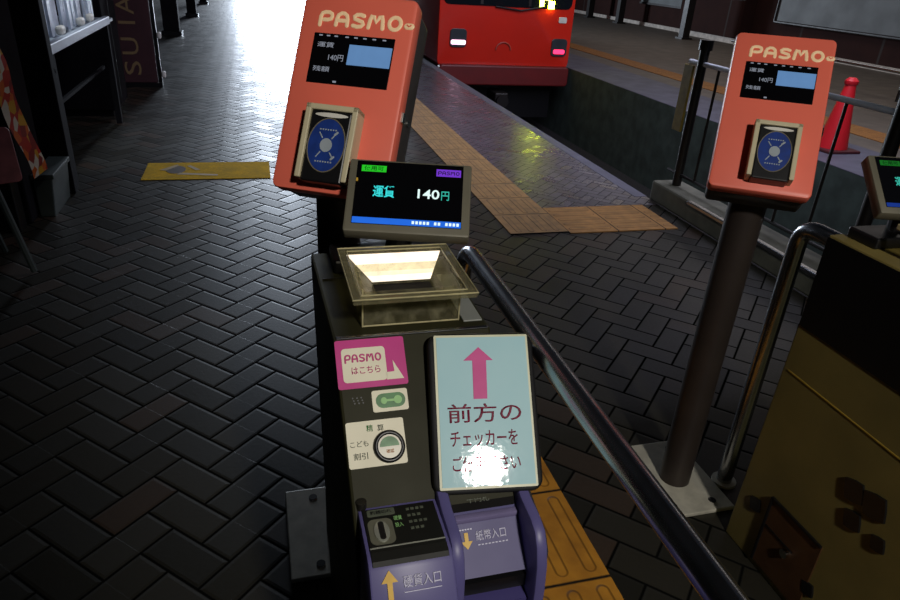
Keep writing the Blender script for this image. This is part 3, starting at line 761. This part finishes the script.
for y in (10.6, 12.4):
    for s in (2.95, 3.85):
        b = BM(); cyl(b, (s-.06, y, -.505), .34, .12, 'x', 28); obj('wheel', b, DARKMETAL, t, I, smooth=True)
b = BM(); box(b, 3.30, 3.50, 9.42, 9.85, -.55, -.33, bev=.02); cyl(b, (3.40, 9.36, -.44), .09, .10, 'y', 18); obj('coupler', b, DARKMETAL, t, I)
for x, lab in ((2.95, 'steel track rail nearer the brick platform, in front of the train'), (3.85, 'steel track rail nearer the far platform, in front of the train')):
    b = BM(); box(b, x-.035, x+.035, -3.5, 25, -.89, -.85, bev=.008); box(b, x-.01, x+.01, -3.5, 25, -.98, -.88); box(b, x-.06, x+.06, -3.5, 25, -1.0, -.98)
    tag(obj('track_rail', b, mat('rusty_rail', (92, 80, 70), .4, .6, .3, 6)), lab, 'rail', 'track rails')

# ------------------------------------------------------------------ far platform
t = thing('traffic_cone', 'red traffic cone on the far platform beyond the fence', 'traffic cone', (4.93, 4.89, 0))
M0 = T(4.93, 4.89, 0)
obj('base', box(BM(), -.17, .17, -.17, .17, 0, .03, bev=.01), mat('dark_red_base', (70, 20, 26), .6), t, M0)
obj('cone_body', lathe(BM(), [(.13, .03), (.125, .06), (.045, .56), (.055, .575), (.055, .60), (.03, .625)]), CONE, t, M0, smooth=True)
for (y, lab) in ((21.3, 'dark slim post on the far platform, closest to the train'), (19.3, 'dark slim post on the far platform, second from the train'), (15.1, 'dark slim post on the far platform, above the fence end')):
    t = thing('platform_post', lab, 'post', (10.4 if y > 16 else 9.9, y, 0), 'posts on the far platform')
    M0 = W[t]
    obj('shaft', box(BM(), -.09, .09, -.09, .09, 0, 3.2), DARKMETAL, t, M0)
    obj('foot', box(BM(), -.14, .14, -.14, .14, 0, .04), DARKMETAL, t, M0)
b = BM(); prism(b, rrect(6.6, 13.35, .56, 2.6, .03), 10.90, 11.0, 'x'); 
t = thing('wall_board', 'large blue-grey board on the dark wall above the right card reader', 'board', (11.02, 10, .56), 'boards on the far wall')
obj('panel', b, GREYPANEL, t, I)
b = BM(); tube(b, [(10.89, y, z) for y, z in rrect(6.62, 13.33, .575, 2.58, .03)], .03, 8, closed=True); obj('frame', b, DARKMETAL, t, I)
t = thing('wall_board', 'smaller grey board on the dark wall between the slim platform posts', 'board', (11.02, 17.9, .6), 'boards on the far wall')
obj('panel', box(BM(), 10.95, 11.02, 17.1, 19.2, .62, 1.6), GREYPANEL, t, I)
obj('frame', box(BM(), 10.93, 11.02, 17.06, 19.24, .57, .62), DARKMETAL, t, I)
t = thing('wall_cabinet', 'dark maroon cabinet against the far wall left of the blue-grey board', 'cabinet', (10.8, 15.4, 0))
obj('carcass', box(BM(), 10.7, 11.02, 14.2, 16.7, .12, 1.6, bev=.01), MAROON, t, I)
obj('plinth', box(BM(), 10.74, 11.02, 14.25, 16.65, 0, .12), WHITEPAINT, t, I)
obj('top_edge', box(BM(), 10.69, 10.71, 14.2, 16.7, .93, .96), GREYPANEL, t, I)
t = thing('far_guard_rail', 'pale steel guard rail on the far platform behind the traffic cone', 'guard rail', (8.2, 7.5, 0))
obj('rail', tube(BM(), [(8.2, 11.0, .36), (8.2, 4.0, .36)], .022, 10), STEEL, t, I, smooth=True)
for y in (10.5, 8.9, 7.3, 5.7, 4.2): obj('post', cyl(BM(), (8.2, y, 0), .03, .37, n=12), DARKMETAL, t, I, smooth=True)

# ------------------------------------------------------------------ shop fronts on the left
t = thing('display_rack', 'dark shop rack with a white shelf edge and pale plastic sheets at upper left', 'rack', (-1.35, 5.1, 0))
obj('front_panel', box(BM(), -1.50, -1.03, 4.10, 4.18, 0, 2.1, bev=.005), SHOPDK, t, I)
obj('shelf', box(BM(), -1.6, -1.04, 4.19, 6.1, .745, .765), SHELFW, t, I)
obj('shelf_edge', box(BM(), -1.075, -1.035, 4.19, 5.95, .735, .79, bev=.006), SHELFW, t, I)
b = BM()
N = 26
for k in range(N):
    y = 4.25+k*(1.6/N); dx = .03*math.sin(k*1.9)+.015*math.sin(k*.7)
    a = bm_prev = None
    box(b, -1.14+dx, -1.125+dx, y, y+1.6/N*1.05, .79, 1.75)
obj('plastic_sheet', b, FILM, t, I)
for y in (5.15, 5.45, 4.6): obj('white_clip', box(BM(), -1.10, -1.06, y, y+.10, .79, .84, bev=.015), PAPER, t, I)
for y in (4.25, 5.9): obj('leg', box(BM(), -1.09, -1.05, y, y+.04, 0, .74), SHOPDK, t, I)
obj('crossbar', box(BM(), -1.13, -1.11, 4.25, 5.9, .42, .44), SHOPDK, t, I)
obj('back_board', box(BM(), -1.62, -1.6, 4.18, 6.1, 0, 2.1), SHOPDK, t, I)
obj('knob', cyl(BM(), (-1.06, 4.165, .66), .012, .03, 'x', 12), PAPER, t, I)
t = thing('shop_cabinet', 'tall dark shop cabinet between the white shelf and the lettered board', 'cabinet', (-1.35, 6.35, 0))
obj('carcass', box(BM(), -1.75, -1.12, 6.14, 6.75, .05, 2.1, bev=.01), SHOPDK, t, I)
obj('plinth', box(BM(), -1.72, -1.15, 6.17, 6.72, 0, .05), BLACK, t, I)
obj('door_seam', box(BM(), -1.122, -1.118, 6.44, 6.45, .1, 2.05), CRATE, t, I)
t = thing('lettered_board', 'dark brown upright board with dull gold sideways letters beside the shop cabinet', 'sign board', (-1.1, 7.6, 0))
SB = frame((-1.10, 7.58, 0), .06, 0)
sb = obj('panel', box(BM(), -.20, .145, 0, .10, .04, 2.0, bev=.005), SIGNBRN, t, SB)
for ch, zc, ln in (('S', .18, .13), ('U', .385, .155), ('I', .60, .026), ('A', .755, .16)): text('letter', ch, GOLDINK, sb, SB, -.07, zc, ln, .15, .003, .0, rot=PI/2)
ep = obj('edge_post', box(BM(), .150, .185, .0, .09, 0, 2.0), BLACK, t, SB)
for z in (.46, .09): obj('edge_knob', box(BM(), .186, .225, -.03, .05, z, z+.06, bev=.012), PAPER, ep, SB)
obj('foot', box(BM(), -.16, .18, -.03, .13, 0, .04), BLACK, t, SB)
for x, y, w_, lab in ((-1.25, 12.4, .24, 'dark square pillar beyond the lettered board, nearest of its row'), (-1.18, 15.9, .18, 'dark square pillar in the shop row, second beyond the lettered board'), (-1.15, 19.5, .16, 'dark square pillar in the shop row, farthest beyond the lettered board')):
    t = thing('shop_pillar', lab, 'pillar', (x, y, 0), 'pillars in the shop row'); M0 = W[t]
    obj('shaft', box(BM(), -w_/2, w_/2, -.12, .12, .06, 3.2, bev=.01), SHOPDK, t, M0)
    obj('plinth', box(BM(), -w_/2-.03, w_/2+.03, -.15, .15, 0, .06), BLACK, t, M0)
# leftmost goods
t = thing('shop_stand', 'dark shop stand at the left edge hung with a red and yellow cloth', 'stand', (-1.35, 3.35, 0))
obj('carcass', box(BM(), -1.75, -1.13, 3.62, 3.98, .0, 1.9, bev=.01), SHOPDK, t, I)
obj('side_wing', box(BM(), -1.75, -1.15, 3.50, 3.60, .0, .42, bev=.005), BLACK, t, I)
t = thing('banner', 'red, yellow and white printed cloth hanging at the left edge', 'banner', (-1.01, 3.25, .30))
b = BM(); n = 14
V = []
for k in range(n+1):
    f = k/n; z = .92-.62*f; wv = .010*math.sin(f*9)
    V.append([b.verts.new((-1.02+wv+.004, 3.08+.31*f, z)), b.verts.new((-1.0+wv, 3.24+.31*f+.012*math.sin(f*14), z))])
for A, B in zip(V, V[1:]): b.faces.new((A[0], A[1], B[1], B[0]))
bmesh.ops.solidify(b, geom=list(b.faces), thickness=.006)
obj('cloth', b, BANNER, t, I, smooth=True)
obj('rod', tube(BM(), [(-1.012, 3.06, .925), (-1.0, 3.26, .925), (-1.13, 3.60, .925)], .008, 8), DARKMETAL, t, I)
t = thing('placard', 'dull pink placard on grey legs at the left edge of the floor', 'placard', (-1.0, 2.9, 0))
PF = frame((-1.06, 3.0, .41), .5, .2)
obj('board', prism(BM(), rrect(-.16, .12, -.02, .20, .02), 0, .015, 'y', bev=.003), PINKB, t, PF)
obj('leg', tube(BM(), [(-1.05, 3.02, .38), (-.97, 2.99, 0.012)], .014, 8), CRATE, t, I)
obj('leg', tube(BM(), [(-1.22, 2.92, .36), (-1.24, 2.88, 0.012)], .014, 8), CRATE, t, I)
obj('leg', tube(BM(), [(-1.12, 3.0, .40), (-1.15, 3.24, 0.012)], .014, 8), CRATE, t, I)
t = thing('crate', 'grey plastic crate on the floor below the printed cloth', 'crate', (-1.22, 4.0, 0))
b = BM(); box(b, -1.30, -1.02, 3.63+.36, 4.09, 0, .26, bev=.008)
b.free(); b = BM(); prism(b, [(-1.12, 0), (-1.05, 0), (-1.03, .20), (-1.12, .20)], 3.72, 4.06, 'y', bev=.006)
obj('crate_body', b, CRATE, t, I)
obj('rim', box(BM(), -1.125, -1.02, 3.71, 4.07, .20, .225, bev=.004), CRATE, t, I)

# ------------------------------------------------------------------ light
def light(name, typ, loc, energy, col, target=None, **k):
    L = bpy.data.lights.new(name, typ); L.energy = energy; L.color = col
    for a, v in k.items(): setattr(L, a, v)
    o = bpy.data.objects.new(name, L); C.objects.link(o); o.location = loc
    if target: o.rotation_euler = (Vector(target)-Vector(loc)).to_track_quat('-Z', 'Y').to_euler()
    return o
light('far_opening_daylight', 'AREA', (.9, 25.5, 1.9), 1300, (.76, .86, 1.), (.5, 8, .0), shape='RECTANGLE', size=2.2, size_y=3.0)
light('ceiling_spotlight', 'SPOT', (.56, -1.58, 2.71), 215, (1., .95, .87), (.80, 1.0, .75), spot_size=math.radians(50), spot_blend=.7, shadow_soft_size=.095)
light('track_daylight', 'AREA', (3.6, 4.6, 3.5), 190, (.80, .80, 1.), (3.3, 8.6, .2), shape='RECTANGLE', size=1.8, size_y=4)
light('far_platform_fill', 'AREA', (8, 10, 3.15), 70, (1., .9, .84), (8, 10, 0), shape='RECTANGLE', size=2, size_y=12)  # unseen area light added to brighten the far platform
w = bpy.data.worlds.new('dusk_sky'); bpy.context.scene.world = w; w.use_nodes = True
bg = w.node_tree.nodes['Background']; bg.inputs[0].default_value = (.35, .42, .6, 1); bg.inputs[1].default_value = .035

light('shop_fill_spot', 'SPOT', (-.75, 4.4, 2.9), 75, (.85, .92, 1.), (-1.12, 5.0, .95), spot_size=math.radians(34), spot_blend=.5, shadow_soft_size=.05)  # unseen spot added to lift the pale plastic sheets
# ------------------------------------------------------------------ camera
cam = bpy.data.cameras.new('camera'); co = bpy.data.objects.new('camera', cam); C.objects.link(co)
cam.sensor_width = 36; cam.lens = 672.53/900*36; cam.clip_start = .02
R = [[0.964244, 0.065144, -0.256885], [-0.258371, 0.446785, -0.856521], [0.058975, 0.892267, 0.447641]]
co.matrix_world = Matrix(((R[0][0], R[0][1], R[0][2], 0), (R[1][0], R[1][1], R[1][2], 0), (R[2][0], R[2][1], R[2][2], 1.3), (0, 0, 0, 1)))
sc = bpy.context.scene; sc.camera = co
vs = sc.view_settings; vs.view_transform = 'Standard'; vs.look = 'None'; vs.gamma = 1; vs.exposure = 0; vs.use_curve_mapping = False
